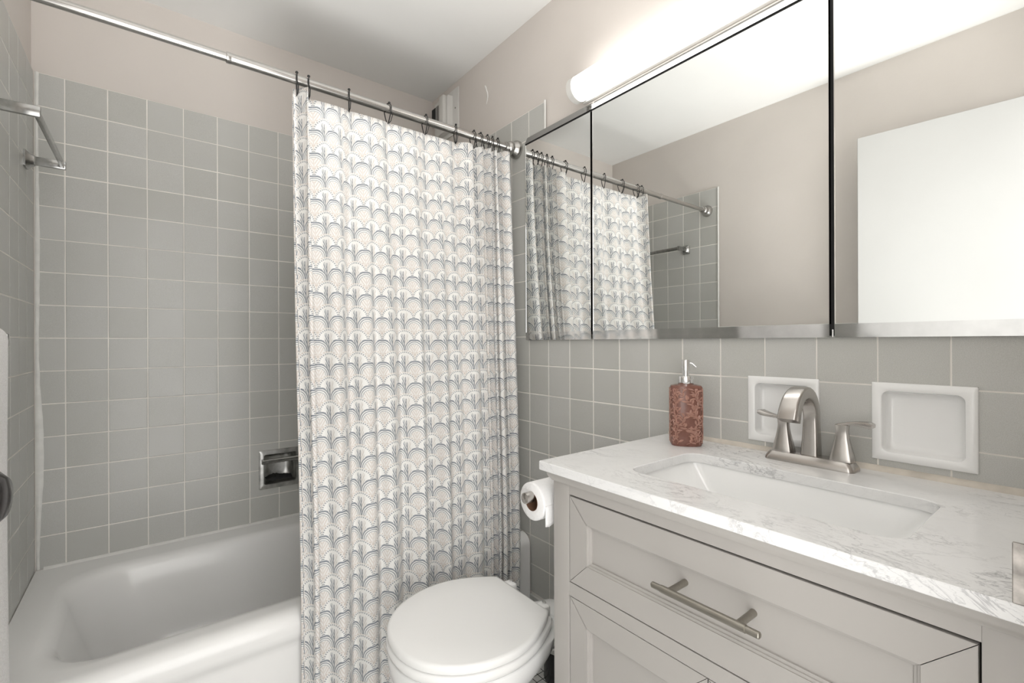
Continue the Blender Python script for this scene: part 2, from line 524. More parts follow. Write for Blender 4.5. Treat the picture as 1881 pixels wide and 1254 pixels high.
# tiled cove base along the vanity wall
mb = MB()
for k in range(13):
    y1 = -0.79 - TP * k; y0 = max(y1 - TP + 0.002, YF)
    if y0 >= y1: continue
    prof = [(WX - 0.001, 0.158), (WX - 0.007, 0.155), (WX - 0.008, 0.04), (WX - 0.014, 0.015), (WX - 0.034, 0.001)]
    mb.loft([[Vector((x, y, z)) for x, z in prof] for y in (y0, y1)], closed=False)
struct(mb.build('baseboard_right', 'tile', smooth=40), 'grey tiled cove base under the vanity wall')
# front wall with the doorway behind the camera
mb = MB()
mb.box(-0.15, 0.02, YF - 0.10, YF, 0, CEIL); mb.box(0.78, WX + 0.15, YF - 0.10, YF, 0, CEIL); mb.box(0.02, 0.78, YF - 0.10, YF, 2.06, CEIL)
struct(mb.build('wall_front', 'paint', smooth=0), 'wall with the open doorway behind the camera')
mb = MB(); mb.box(-0.15, WX + 0.15, YF - 0.1, 0.15, CEIL, CEIL + 0.05)
struct(mb.build('ceiling', 'ceiling', smooth=0), 'pale grey painted ceiling')

# dried paint runs high on the vanity wall
mb = MB()
mb.tube([(WX + 0.006, y, z) for y, z in ((-0.478, 2.260), (-0.484, 2.250), (-0.490, 2.236), (-0.497, 2.220), (-0.4995, 2.205), (-0.496, 2.188), (-0.488, 2.174))], [0.002, 0.004, 0.003, 0.0032, 0.0028, 0.0026, 0.001], 8)
mb.build('paint_run', 'caulk', wall_right, smooth=60)
# caulk and edge trims
def wavy_strip(name, pts, ws, mat, label, thick=0.003):
    """pts: spine points, ws: (side vector, normal)"""
    side, nrm = Vector(ws[0]), Vector(ws[1])
    mb = MB(); rings = []
    for p, w in pts:
        p = Vector(p)
        rings.append([p - side * w, p - side * w * 0.5 + nrm * thick, p + side * w * 0.5 + nrm * thick, p + side * w])
    mb.loft(rings, closed=False)
    return struct(mb.build(name, mat, smooth=60), label)
pts = []
for k in range(60):
    z = 0.385 + (TOP_B - 0.385) * k / 59
    w = 0.004 + (0.006 * (0.5 + 0.5 * math.sin(z * 9.0 + 1)) * (1 if 0.42 < z < 1.12 else 0.25)) + random.uniform(0, 0.0008)
    pts.append(((0.003 + w * 0.8, 0.0, z), w))
wavy_strip('trim_1', pts, ((1, 0, 0), (0, -1, 0)), 'caulk', 'uneven white caulk bead in the tiled tub corner', 0.003)
wavy_strip('trim_2', [((WX, RE - 0.004, WAIN + (TOP_R + 0.004 - WAIN) * k / 30), 0.0042 + random.uniform(0, 0.0012)) for k in range(31)],
           ((0, 1, 0), (-1, 0, 0)), 'caulk', 'white bead along the end of the tall tiles beside the mirror', 0.004)
wavy_strip('trim_3', [((0.0, LE - 0.004, WAIN + (TOP_B - WAIN) * k / 30), 0.0045 + random.uniform(0, 0.001)) for k in range(31)],
           ((0, 1, 0), (1, 0, 0)), 'caulk', 'white bead along the end of the tall tiles on the left wall', 0.004)
wavy_strip('trim_4', [((0.02 + 1.42 * k / 60, -0.004, 0.386), 0.006 + random.uniform(0, 0.0025)) for k in range(61)],
           ((0, 0.7, 0.7), (0, -0.7, 0.7)), 'caulk', 'white caulk between the tub and the tiles', 0.002)
wavy_strip('trim_5', [((WX - 0.004, -1.40 - 0.745 * k / 60, 0.872), 0.006 + 0.004 * k / 60 + random.uniform(0, 0.002)) for k in range(61)],
           ((-0.6, 0, -0.8), (-0.8, 0, 0.6)), 'caulk_beige', 'yellowed caulk between the countertop and the tiles', 0.002)
wavy_strip('trim_6', [((0.0, YF + 0.02 + (LE - YF - 0.03) * k / 40, WAIN), 0.004) for k in range(41)],
           ((0, 0, 1), (1, 0, 0)), 'caulk', 'pale edge on top of the low tiles of the left wall', 0.004)

# ------------------------------------------------------------------ floor
mb = MB(); mb.box(-0.15, WX + 0.15, YF - 0.1, 0.15, -0.06, -0.001)
floor = struct(mb.build('floor', 'floor_grout', smooth=0), 'white mosaic tile floor with dark joints')
fp = 0.0265
fbm = bmesh.new()
def fring(bm, cx, cy, w, i, z): return [bm.verts.new((cx + sx * (w / 2 - i), cy + sy * (w / 2 - i), z)) for sx, sy in ((-1, -1), (1, -1), (1, 1), (-1, 1))]
def fquad(bm, cx, cy):
    rs = [fring(bm, cx, cy, fp - 0.0028, 0, -0.001), fring(bm, cx, cy, fp - 0.0028, 0.001, 0.0)]
    for k in range(4): bm.faces.new((rs[0][k], rs[0][(k + 1) % 4], rs[1][(k + 1) % 4], rs[1][k]))
    bm.faces.new(rs[1])
one = bmesh.new(); fquad(one, 0, 0)
fme = bpy.data.meshes.new('mosaic_tile'); one.to_mesh(fme); one.free(); fme.materials.append(M['floor_tile'])
nx, ny = int(WX / fp), int((-0.78 - YF) / fp)
for i in range(nx):
    for j in range(ny):
        cx, cy = 0.012 + fp * (i + 0.5), -0.785 - fp * (j + 0.5)
        if 1.08 < cx < 1.43 and -1.28 < cy < -0.80:
            o = bpy.data.objects.new('mosaic_tile', fme); C.objects.link(o); o.parent = floor; o.location = (cx, cy, 0)
        else: fquad(fbm, cx, cy)
me = bpy.data.meshes.new('mosaic_field'); fbm.to_mesh(me); fbm.free(); me.materials.append(M['floor_tile'])
o = bpy.data.objects.new('mosaic_field', me); C.objects.link(o); o.parent = floor; o['kind'] = 'stuff'

# ------------------------------------------------------------------ door (open against the left wall)
hx, hy, fx, fy = 0.036, -2.175, 0.113, -1.480
dlen = math.hypot(fx - hx, fy - hy); da = math.atan2(fy - hy, fx - hx)
dv = Vector((math.cos(da), math.sin(da), 0)); dn = Vector((math.sin(da), -math.cos(da), 0))   # dn points to +x
def dpt(s, n, z): return Vector((hx, hy, 0)) + dv * s + dn * n + Vector((0, 0, z))
door = thing('door_1', 'white painted door standing open against the left wall', 'door', (hx, hy, 0))
del door['category']; door['kind'] = 'structure'
mb = MB()
rings = []
for i, n in ((0.002, -0.036), (0.0, -0.034), (0.0, -0.002), (0.002, 0.0)):
    rings.append([dpt(s, n, z) for s, z in ((i, 0.012 + i), (dlen - i, 0.012 + i), (dlen - i, 2.03 - i), (i, 2.03 - i))])
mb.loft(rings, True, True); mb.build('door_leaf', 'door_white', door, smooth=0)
ks = dlen - 0.052
def dlathe(mb, prof, s, z, sgn, base):
    rings = []
    for r, h in prof:
        rings.append([dpt(s + r * math.cos(a), base + sgn * h, z + r * math.sin(a)) for a in [2 * PI * k / 24 for k in range(24)]])
    mb.loft(rings, True, True)
for sgn, base in ((1, 0.0), (-1, -0.036)):
    sc = 1.13 if sgn > 0 else 0.80
    mb = MB(); dlathe(mb, [(0.012, 0.0), (0.012, 0.03 * sc), (0.019, 0.036 * sc), (0.0265, 0.048 * sc), (0.0275, 0.060 * sc), (0.025, 0.071 * sc), (0.018, 0.077 * sc), (0.006, 0.079 * sc)], ks, 0.988, sgn, base)
    kn = mb.build('knob', 'knob_dark', door)
    mb = MB(); dlathe(mb, [(0.031, 0.0), (0.031, 0.004), (0.026, 0.008), (0.014, 0.010)], ks, 0.988, sgn, base)
    mb.build('rosette', 'knob_dark', door)
for hz in (0.25, 1.0, 1.80):
    mb = MB(); mb.tube([dpt(-0.004, 0.004, hz - 0.045), dpt(-0.004, 0.004, hz + 0.045)], 0.006, 10); mb.build('hinge', 'old_chrome', door)

# ------------------------------------------------------------------ bathtub
TZ = 0.385
tub = thing('bathtub', 'white enamelled bathtub set between the tiled walls', 'bathtub', (WX / 2, -0.39, 0))
x0, x1, yA, yB = 0.0015, WX - 0.004, -0.775, -0.0015
N = 8
def oring(ins, z, r=0.004):      # the rim rolls over at the front and the right end only
    return [Vector((p[0], p[1], z)) for p in rr((x0 + x1 - ins) / 2, (yA + ins + yB) / 2, x1 - x0 - ins, yB - yA - ins, r, N)]
def iring(l, r_, f, b, z, rad):
    return [Vector((p[0], p[1], z)) for p in rr((l + r_) / 2, (f + b) / 2, r_ - l, b - f, rad, N)]
mb = MB()
rings = [oring(0.0, 0.0), oring(0.0, TZ - 0.055)]
for k in range(1, 7):
    a = PI / 2 * k / 6
    rings.append(oring(0.032 * (1 - math.cos(a)), TZ - 0.036 + 0.034 * math.sin(a), 0.004 + 0.004 * k / 6))
rings[1:2] = [oring(0.0, TZ - 0.05)]
rings.append(iring(0.07, 1.385, -0.715, -0.095, TZ, 0.12))
# inner lip rolls down into the basin
rings += [iring(0.088, 1.375, -0.694, -0.112, TZ - 0.003, 0.135), iring(0.100, 1.366, -0.680, -0.124, TZ - 0.014, 0.145),
          iring(0.110, 1.358, -0.668, -0.132, TZ - 0.035, 0.15), iring(0.135, 1.342, -0.652, -0.146, TZ - 0.12, 0.15),
          iring(0.170, 1.322, -0.636, -0.160, TZ - 0.22, 0.15), iring(0.200, 1.305, -0.622, -0.175, TZ - 0.275, 0.15),
          iring(0.240, 1.275, -0.590, -0.205, TZ - 0.305, 0.14), iring(0.300, 1.235, -0.545, -0.245, TZ - 0.315, 0.12)]
mb.loft(rings, False, True)
body = mb.build('body', 'white_gloss', tub, smooth=50)
# apron: grooved front panel that stands proud of the body
mb = MB(); rows = []
nz, nxx = 40, 60
def apron_y(x, z):
    def ss(a, b, t): t = max(0, min(1, (t - a) / (b - a))); return t * t * (3 - 2 * t)
    m = ss(0.035, 0.075, x) * ss(0.035, 0.075, x1 - x) * ss(0.325, 0.29, z) * ss(0.03, 0.06, z)
    return yA - 0.0125 + 0.012 * m
for j in range(nz + 1):
    z = 0.002 + (TZ - 0.038 - 0.002) * j / nz
    rows.append([Vector((x0 + (x1 - x0) * i / nxx, apron_y(x0 + (x1 - x0) * i / nxx, z), z)) for i in range(nxx + 1)])
for k in range(1, 9):
    a = PI / 2 * k / 8
    rows.append([Vector((x0 + (x1 - x0) * i / nxx, yA - 0.0125 + 0.045 * (1 - math.cos(a)), TZ - 0.038 + 0.0385 * math.sin(a))) for i in range(nxx + 1)])
mb.loft(rows, closed=False)
mb.build('apron', 'white_gloss', tub, smooth=60)
mb = MB(); mb.lathe([(0.0, 0.004), (0.022, 0.004), (0.026, 0.001), (0.026, -0.004)], (1.20, -0.39, TZ - 0.314)); mb.build('drain', 'chrome', tub)
mb = MB(); mb.lathe([(0.036, 0.0), (0.035, 0.006), (0.02, 0.010), (0.0, 0.011)], (1.332, -0.39, 0.27), 'x', sign=-1); mb.build('overflow_plate', 'chrome', tub)

# ------------------------------------------------------------------ soap dish in the back wall
sd = thing('recessed_soap_dish', 'tarnished chrome soap dish with grab bar recessed in the tub tiles', 'soap dish', ((DISH[0] + DISH[1]) / 2, 0, DISH[2]))
cx, cz, w = (DISH[0] + DISH[1]) / 2, (DISH[2] + DISH[3]) / 2, DISH[1] - DISH[0]
def ring_xz(w, h, r, y, dz=0): return [Vector((p[0], y, p[1])) for p in rr(cx, cz + dz, w, h, r, 4)]
mb = MB(); mb.loft([ring_xz(w + 0.006, w + 0.006, 0.004, 0.002), ring_xz(w + 0.006, w + 0.006, 0.004, -0.003), ring_xz(w - 0.004, w - 0.004, 0.006, -0.006),
                    ring_xz(w - 0.030, w - 0.030, 0.008, -0.006), ring_xz(w - 0.034, w - 0.034, 0.008, -0.002)]); mb.build('frame', 'dull_chrome', sd)
mb = MB(); mb.loft([ring_xz(w - 0.034, w - 0.034, 0.008, -0.002), ring_xz(w - 0.04, w - 0.04, 0.012, 0.03), ring_xz(w - 0.05, w - 0.05, 0.02, 0.055), ring_xz(w - 0.09, w - 0.09, 0.02, 0.062)], False, True)
mb.build('basin', 'dull_chrome', sd, smooth=60)
mb = MB(); zb = cz + 0.036; mb.tube([(cx - 0.070, -0.014, zb), (cx + 0.070, -0.014, zb)], 0.0100, 14)
for sx in (-1, 1): mb.box(cx + sx * 0.066 - 0.006, cx + sx * 0.066 + 0.006, -0.018, -0.002, zb - 0.011, zb + 0.011, 0.003)
mb.build('grab_bar', 'old_chrome', sd)
mb = MB()
rb = random.Random(3); pr = []
for k in range(23):
    t = k / 22; x = cx - 0.05 + 0.10 * t
    h = 0.006 + 0.008 * max(0, math.sin(t * 6.3 - 0.4)) + 0.006 * max(0, math.sin(t * 3.1)) + rb.uniform(0, 0.004)
    pr.append((x, h))
zb0 = cz - (w - 0.05) / 2 + 0.002
mb.loft([[Vector((x, 0.006, zb0)) for x, h in pr], [Vector((x, 0.012, zb0 + h * 0.55)) for x, h in pr], [Vector((x, 0.030, zb0 + h)) for x, h in pr], [Vector((x, 0.050, zb0 + h * 0.9)) for x, h in pr]], closed=False)
mb.build('soap_residue', 'gap', sd)['label'] = 'dark soap residue at the bottom of the dish'

# ------------------------------------------------------------------ white ceramic niches above the counter
def niche(rect, label, d0=0):
    y0, y1, z0, z1 = rect
    cy, cz_, w_, h_ = (y0 + y1) / 2, (z0 + z1) / 2, y1 - y0, z1 - z0
    t = thing('ceramic_wall_niche', label, 'wall niche', (WX, cy, z0), 'white ceramic niches above the countertop')
    def rg(i, r, x): return [Vector((x, p[0], p[1])) for p in rr(cy, cz_, w_ - 2 * i, h_ - 2 * i, r, 6)]
    mb = MB(); mb.loft([rg(0, 0.002, WX + 0.004), rg(0, 0.002, WX - 0.003), rg(0.002, 0.003, WX - 0.005), rg(0.014, 0.010, WX - 0.0055), rg(0.0165, 0.012, WX - 0.0035)])
    mb.build('frame', 'porcelain', t, smooth=50)
    mb = MB(); mb.loft([rg(0.0165, 0.012, WX - 0.0035), rg(0.0175, 0.012, WX + 0.002), rg(0.019, 0.012, WX + 0.012), rg(0.022, 0.012, WX + 0.018), rg(0.030, 0.010, WX + 0.020)], False, True)
    mb.build('basin', 'porcelain', t, smooth=60)
niche(NICHE1, 'white ceramic wall niche directly behind the faucet')
niche(NICHE2, 'white ceramic wall niche to the right of the faucet')

# ------------------------------------------------------------------ wall vent fan near the ceiling
vf = thing('wall_exhaust_vent', 'white plastic exhaust vent high on the wall above the curtain rod', 'vent', (WX + 0.006, -0.15, 2.15))
px = WX + 0.006
mb = MB(); mb.box(px - 0.008, px - 0.0005, -0.265, -0.035, 2.135, 2.350, 0.002); mb.build('back_plate', 'white_plastic', vf)
mb = MB()
prof = [(-0.062, px - 0.008), (-0.066, px - 0.018), (-0.082, px - 0.030), (-0.110, px - 0.038), (-0.150, px - 0.042), (-0.190, px - 0.040), (-0.208, px - 0.034), (-0.214, px - 0.008)]
mb.loft([[Vector((x + (0.006 if z in (2.155, 2.325) else 0), y, z)) for y, x in prof] for z in (2.155, 2.162, 2.318, 2.325)], True, True, closed=False)
mb.build('housing', 'white_plastic', vf, smooth=40)
mb = MB(); mb.box(px - 0.056, px - 0.036, -0.205, -0.165, 2.160, 2.322, 0.006, 3); mb.build('front_panel', 'white_plastic', vf)
mb = MB(); mb.box(px - 0.0412, px - 0.030, -0.140, -0.066, 2.215, 2.300); mb.build('grille_opening', 'gap', vf)
for k in range(6):
    y = -0.137 + 0.0136 * k
    mb = MB(); mb.box(px - 0.0418 + 0.0008 * max(0, k - 2), px - 0.034, y - 0.0022, y + 0.0022, 2.212, 2.303); mb.build('louver', 'white_plastic', vf)
mb = MB(); mb.lathe([(0.004, 0), (0.004, 0.002), (0.0, 0.003)], (px - 0.008, -0.240, 2.255), 'x', 12, -1); mb.build('screw', 'old_chrome', vf)

# ------------------------------------------------------------------ curtain rod
RY, RZ = -0.7117, 1.897
rod = thing('shower_curtain_rod', 'satin nickel tension rod holding the shower curtain', 'curtain rod', (WX / 2, RY, RZ))
mb = MB(); mb.tube([(0.4685, RY, RZ), (1.415, RY, RZ)], 0.0132, 24); mb.build('outer_tube', 'rod', rod)
mb = MB(); mb.tube([(0.02, RY, RZ), (0.475, RY, RZ)], 0.0112, 24); mb.build('inner_tube', 'rod', rod)
mb = MB(); mb.lathe([(0.0112, -0.012), (0.0140, -0.011), (0.0142, -0.002), (0.0134, 0.0)], (0.474, RY, RZ), 'x'); mb.build('joint_collar', 'rod', rod)
fl = [(0.0150, 0.063), (0.0175, 0.062), (0.0185, 0.050), (0.0240, 0.044), (0.0255, 0.036), (0.0240, 0.029), (0.0265, 0.024), (0.0325, 0.017), (0.0355, 0.009), (0.0355, 0.001)]
mb = MB(); mb.lathe(fl, (WX, RY, RZ), 'x', 32, -1, True, True); mb.build('end_flange', 'rod', rod)
mb = MB(); mb.lathe([(r * 0.92, h) for r, h in fl], (0.0, RY, RZ), 'x', 32, 1, True, True); mb.build('end_flange', 'rod', rod)

# rings
RX = [0.6393, 0.6724, 0.7913, 0.918, 1.0527, 1.1751, 1.2504, 1.2796, 1.3121, 1.3375, 1.3608]
def ring_mesh():
    mb = MB()
    pts = []
    for k in range(28):
        a = 2 * PI * k / 28
        y = 0.0185 * math.cos(a) * (1.0 if math.sin(a) > 0 else 1 - 0.45 * abs(math.sin(a)))
        z = (0.0195 * math.sin(a)) if math.sin(a) > 0 else 0.046 * math.sin(a)
        pts.append((0, y, z))
    mb.ring(pts, 0.0017, 8)
    mb.sphere((0, -0.008, 0.0195), 0.0042, 10)
    mb.tube([(0.0, -0.016, -0.006), (0.004, -0.019, -0.022), (0.003, -0.012, -0.040), (0.0, -0.006, -0.046)], 0.0014, 6)
    bmesh.ops.recalc_face_normals(mb.bm, faces=mb.bm.faces[:])
    me = bpy.data.meshes.new('curtain_ring'); mb.bm.to_mesh(me); mb.bm.free()
    me.polygons.foreach_set('use_smooth', [True] * len(me.polygons)); me.materials.append(M['black_metal'])
    return me
rme = ring_mesh()
ords = ['leftmost black curtain ring, at the free edge of the curtain', 'second black curtain ring from the left, close beside the leftmost', 'third black curtain ring from the left',
        'fourth black curtain ring from the left', 'fifth black curtain ring from the left, in front of the wall vent', 'sixth black curtain ring from the left, below the wall vent edge',
        'seventh black curtain ring from the left, first of the bunched five', 'second ring of the bunched five near the rod end', 'middle ring of the bunched five near the rod end',
        'fourth ring of the bunched five near the rod end', 'rightmost black curtain ring, nearest the rod flange']
for x, lb in zip(RX, ords):
    o = bpy.data.objects.new('curtain_ring', rme); C.objects.link(o)
    o.location = (x, RY, RZ - 0.002); o.rotation_euler = (0, 0, random.uniform(-0.28, 0.28))
    tag(o, lb, 'curtain ring', 'black rings on the curtain rod')

# ------------------------------------------------------------------ shower curtain
ZT, ZB = 1.852, 0.055
knots = [0.6300] + RX + [1.4210]
flat = [0.055] + [0.152] * 10 + [0.085]
flat[1] = 0.13
amp = [0.006, -0.058, -0.034, -0.031, -0.027, -0.030, -0.042, -0.050, -0.056, -0.052, -0.050, -0.036]
nu = 46
def ss(a, b, t):
    t = max(0.0, min(1.0, (t - a) / (b - a))); return t * t * (3 - 2 * t)
def prof_at(s):
    """curtain section at height fraction s (0 top, 1 bottom): list of (x, y offset)"""
    out = []
    lowmix = ss(0.03, 0.45, s)
    for i in range(len(knots) - 1):
        xa, xb = knots[i], knots[i + 1]
        for k in range(nu if i < len(knots) - 2 else nu + 1):
            t = k / nu
            sn = math.sin(PI * t)
            # pinched at the rings on top, rounder waves further down
            yy = amp[i] * (sn ** 0.8 if i > 0 else sn)
            x = xa + (xb - xa) * t
            gi = i + t
            wave = 0.0
            if 2 <= i <= 5:
                wave = 0.021 * math.sin(2 * PI * (gi * 1.45) + 0.8) + 0.006 * math.sin(2 * PI * gi * 3.1 + 2)
                wave *= min(1, (gi - 2) * 2.5) * min(1, (6 - gi) * 2.5)
            yy = yy * (1 - 0.12 * lowmix) + wave * lowmix
            # fold over to the side in tight pleats
            if xb - xa < 0.05:
                x += (0.012 + 0.004 * math.sin(i * 2.3)) * math.sin(2 * PI * t) * (0.6 + 0.4 * lowmix)
            out.append((x, yy))
    return out
nzc = 90
secs = []
for j in range(nzc + 1):
    s = j / nzc
    P = prof_at(s)
    secs.append(P)
# smooth the sections a little, more so at the bottom
for j, P in enumerate(secs):
    for it in range(int(2 + 14 * ss(0.02, 0.4, j / nzc))):
        P = [P[0]] + [((P[i - 1][0] + 2 * P[i][0] + P[i + 1][0]) / 4, (P[i - 1][1] + 2 * P[i][1] + P[i + 1][1]) / 4) for i in range(1, len(P) - 1)] + [P[-1]]
    secs[j] = P
mid = secs[nzc // 2]
ul = [0.0]
for i in range(1, len(mid)):
    ul.append(ul[-1] + math.hypot(mid[i][0] - mid[i - 1][0], mid[i][1] - mid[i - 1][1]))
bm = bmesh.new(); uvl = bm.loops.layers.uv.new('UVMap')
grid = []
ncol = len(mid)
for j in range(nzc + 1):
    s = j / nzc
    row = []
    hang = -0.100 * ss(0.0, 1.0, min(1, s / 0.82) * 0.999) * 0.5 - 0.100 * min(1, s / 0.82) * 0.5
    for i in range(ncol):
        x, yy = secs[j][i]
        g = i / nu
        # the free edge between the rings droops
        f = g - math.floor(g)
        sag = 0.012 * math.sin(PI * f) * (1 if 2 <= g < 6 else 0.3)
        lift = 0.018 * ss(2.2, 0.8, g) + 0.016 * ss(11.05, 11.3, g)
        z = (ZT + lift - sag * (1 - s)) * (1 - s) + ZB * s
        xs = 0.6300 + (x - 0.6300) * (1 - 0.045 * ss(0.1, 1.0, s))
        y = RY + 0.004 + yy + hang
        row.append(bm.verts.new((xs, y, z)))
    grid.append(row)
UP, VP = 0.068, 0.069
for j in range(nzc):
    for i in range(ncol - 1):
        f = bm.faces.new((grid[j][i], grid[j][i + 1], grid[j + 1][i + 1], grid[j + 1][i]))
        for lp, (jj, ii) in zip(f.loops, ((j, i), (j, i + 1), (j + 1, i + 1), (j + 1, i))):
            lp[uvl].uv = (ul[ii] / UP, (grid[jj][ii].co.z) / VP)
        f.smooth = True
me = bpy.data.meshes.new('shower_curtain'); bm.to_mesh(me); bm.free(); me.materials.append(M['curtain'])
cur = bpy.data.objects.new('shower_curtain', me); C.objects.link(cur)
sol = cur.modifiers.new('cloth', 'SOLIDIFY'); sol.thickness = 0.0012
tag(cur, 'cream shower curtain printed with blue and tan fan motifs, half drawn across the tub', 'shower curtain')

# ------------------------------------------------------------------ towel bars on the left wall
def towel_bar(label, yfar, ynear, z, arm):
    t = thing('towel_bar', label, 'towel bar', (0, (yfar + ynear) / 2, z))
    mb = MB(); mb.box(arm - 0.0045, arm + 0.0045, ynear, yfar, z - 0.010, z + 0.010, 0.0015); mb.build('bar', 'old_chrome', t)
    for y in (yfar, ynear):
        mb = MB(); mb.box(0.016, arm + 0.008, y - 0.006, y + 0.006, z - 0.013, z + 0.013, 0.002)
        a = mb.build('arm', 'old_chrome', t)
        mb = MB(); mb.loft([[Vector((x, p[0], p[1])) for p in rr(y, z, w_, h_, 0.006, 4)] for x, w_, h_ in ((0.0, 0.046, 0.052), (0.005, 0.046, 0.052), (0.014, 0.030, 0.036), (0.022, 0.022, 0.03))], True, True)
        mb.build('wall_bracket', 'old_chrome', a)
    return t
towel_bar('square chrome towel bar high on the tiled left wall inside the tub', -0.1436, -0.575, 1.690, 0.0837)
towel_bar('low chrome towel bar on the left wall under the white towel', -0.872, -1.36, 1.136, 0.078)

# towel over the lower bar
mb = MB()
rt = random.Random(5)
ya, yb = -1.33, -0.935
cols = 46
sect = []      # section across the bar: outer line of the folded towel (x, z), front side first
bx, bz = 0.078, 1.136
front = [(bx + 0.019, 0.30 + (bz - 0.30) * k / 26) for k in range(26)]
over = [(bx + 0.019 * math.cos(a), bz + 0.0245 * math.sin(a)) for a in [PI * k / 10 for k in range(11)]]
back = [(bx - 0.019, bz - 0.55 * k / 14) for k in range(1, 15)]
outer = front + over + back
rings = []
for c_ in range(cols + 1):
    t = c_ / cols; y = ya + (yb - ya) * t
    e = 1.0 if 0 < c_ < cols else 0.55
    rgo, rgi = [], []
    for k, (x, z) in enumerate(outer):
        d = (1.142 - z) / 0.85
        wv = 0.006 * math.sin(y * 21 + 0.5) * max(0, d) * (1 if k < 26 else 0.2) + 0.004 * max(0, d) * math.sin(y * 47 + z * 5) * (1 if k < 26 else 0.1)
        yy = y + (0.003 * math.sin(z * 17) + 0.004 * max(0, d) + rt.uniform(-0.0012, 0.0012)) * (1 if c_ == cols else 0)
        th = 0.012 * e
        sgn = 1 if k < 31 else -1
        if 26 <= k < 37:
            a = PI * (k - 26) / 10; nx_, nz_ = math.cos(a), math.sin(a)
        else: nx_, nz_ = (1, 0) if k < 26 else (-1, 0)
        mx, mz = x - nx_ * 0.006, z - nz_ * 0.006
        rgo.append(Vector((mx + nx_ * th / 2 + wv, yy, mz + nz_ * th / 2)))
        rgi.append(Vector((mx - nx_ * th / 2 + wv, yy, mz - nz_ * th / 2)))
    rings.append(rgo + rgi[::-1])
mb.loft(rings, True, True)
tw = mb.build('bath_towel', 'towel', smooth=60, origin=(bx, -1.1, 0.30))
tag(tw, 'white terry bath towel hanging over the low towel bar at the left edge', 'towel')

# ------------------------------------------------------------------ toilet
LX, LW, LL, LY, LZ = 1.118, 0.188, 0.378, -1.155, 0.432
def outline(sc=1.0, z=0.0, dx=0.0, wsc=None, n=26, back=0.114, ext=0.0):
    wsc = wsc or sc
    pts = []
    for k in range(n + 1):
        t = k / n
        if t < 0.5:
            q = t / 0.5; h = back + (LW - back) * math.sin(PI / 2 * q) ** 0.9; x = LX + ext * (1 - q) - LL * 0.46 * q
        else:
            a = PI / 2 * (t - 0.5) / 0.5; h = LW * math.cos(a) ** 0.92 if k < n else 0.0; x = LX - LL * 0.46 - LL * 0.54 * math.sin(a)
        pts.append((x, h))
    cxm = LX - LL * 0.5
    half = [((x - cxm) * sc + cxm + dx, h * wsc) for x, h in pts]
    ring = [Vector((x, LY + h, z)) for x, h in half] + [Vector((x, LY - h, z)) for x, h in half[-2::-1]]
    return ring
tl = thing('toilet', 'white toilet with closed lid standing between the tub and the vanity', 'toilet', (1.05, LY, 0))
mb = MB(); mb.loft([outline(0.975, LZ - 0.020), outline(0.995, LZ - 0.018), outline(1.0, LZ - 0.012), outline(0.998, LZ - 0.006), outline(0.985, LZ - 0.0015), outline(0.95, LZ), outline(0.6, LZ + 0.0015), outline(0.2, LZ + 0.002)], True, True)
mb.build('lid', 'seat_white', tl, smooth=50)
mb = MB(); mb.loft([outline(0.985, LZ - 0.046, ext=0.01), outline(1.005, LZ - 0.042, ext=0.01), outline(1.012, LZ - 0.034, ext=0.01), outline(1.005, LZ - 0.026, ext=0.01), outline(0.985, LZ - 0.0225, ext=0.01)], True, True)
mb.build('seat', 'seat_white', tl, smooth=50)
z1_ = LZ - 0.048
mb = MB(); mb.loft([outline(0.97, z1_, ext=0.05, back=0.105), outline(0.995, z1_ - 0.006, ext=0.055, back=0.108), outline(0.98, z1_ - 0.045, ext=0.05, back=0.10), outline(0.92, z1_ - 0.085, 0.005, 0.84, ext=0.03, back=0.085),
                    outline(0.82, z1_ - 0.14, 0.015, 0.68, ext=0.01, back=0.08), outline(0.72, z1_ - 0.20, 0.025, 0.55, ext=0.0, back=0.08), outline(0.66, z1_ - 0.27, 0.03, 0.50, ext=0.0, back=0.09), outline(0.68, 0.012, 0.03, 0.54, ext=0.0, back=0.10), outline(0.68, 0.001, 0.03, 0.54, ext=0.0, back=0.10)], True, True)
mb.build('bowl', 'porcelain', tl, smooth=60)
for sy in (-1, 1):
    mb = MB(); y = LY + sy * 0.072
    mb.box(LX - 0.008, LX + 0.030, y - 0.019, y + 0.019, LZ - 0.046, LZ - 0.008, 0.008, 3)
    h = mb.build('hinge', 'seat_white', tl, smooth=50)
    mb = MB(); mb.lathe([(0.006, 0), (0.006, 0.004), (0.0, 0.005)], (LX + 0.020, y, LZ - 0.008), 'z', 12); mb.build('bolt', 'chrome', h)
# rear horn, spud and flush valve between the bowl and the wall
mb = MB()
mb.loft([[Vector((x, p[0], p[1])) for p in rr(LY, zc_, w_, h_, 0.03, 4)] for x, zc_, w_, h_ in ((1.12, 0.330, 0.16, 0.07), (1.20, 0.325, 0.13, 0.065), (1.26, 0.32, 0.11, 0.06), (1.285, 0.315, 0.09, 0.05))], True, True)
mb.build('rear_deck', 'porcelain', tl, smooth=50)
fy_ = LY - 0.030
mb = MB(); mb.tube([(1.262, fy_, 0.345), (1.262, fy_, 0.56)], 0.017, 16); mb.lathe([(0.024, 0), (0.024, 0.02), (0.018, 0.022)], (1.262, fy_, 0.345), 'z', 16); mb.build('flush_pipe', 'chrome', tl)
mb = MB(); mb.lathe([(0.02, 0.55), (0.028, 0.56), (0.03, 0.62), (0.026, 0.65), (0.03, 0.655), (0.03, 0.68), (0.022, 0.70), (0.0, 0.705)], (1.262, fy_, 0), 'z', 20); mb.tube([(1.262, fy_, 0.62), (WX - 0.002, fy_, 0.62)], 0.015, 14)
mb.build('flush_valve', 'chrome', tl)
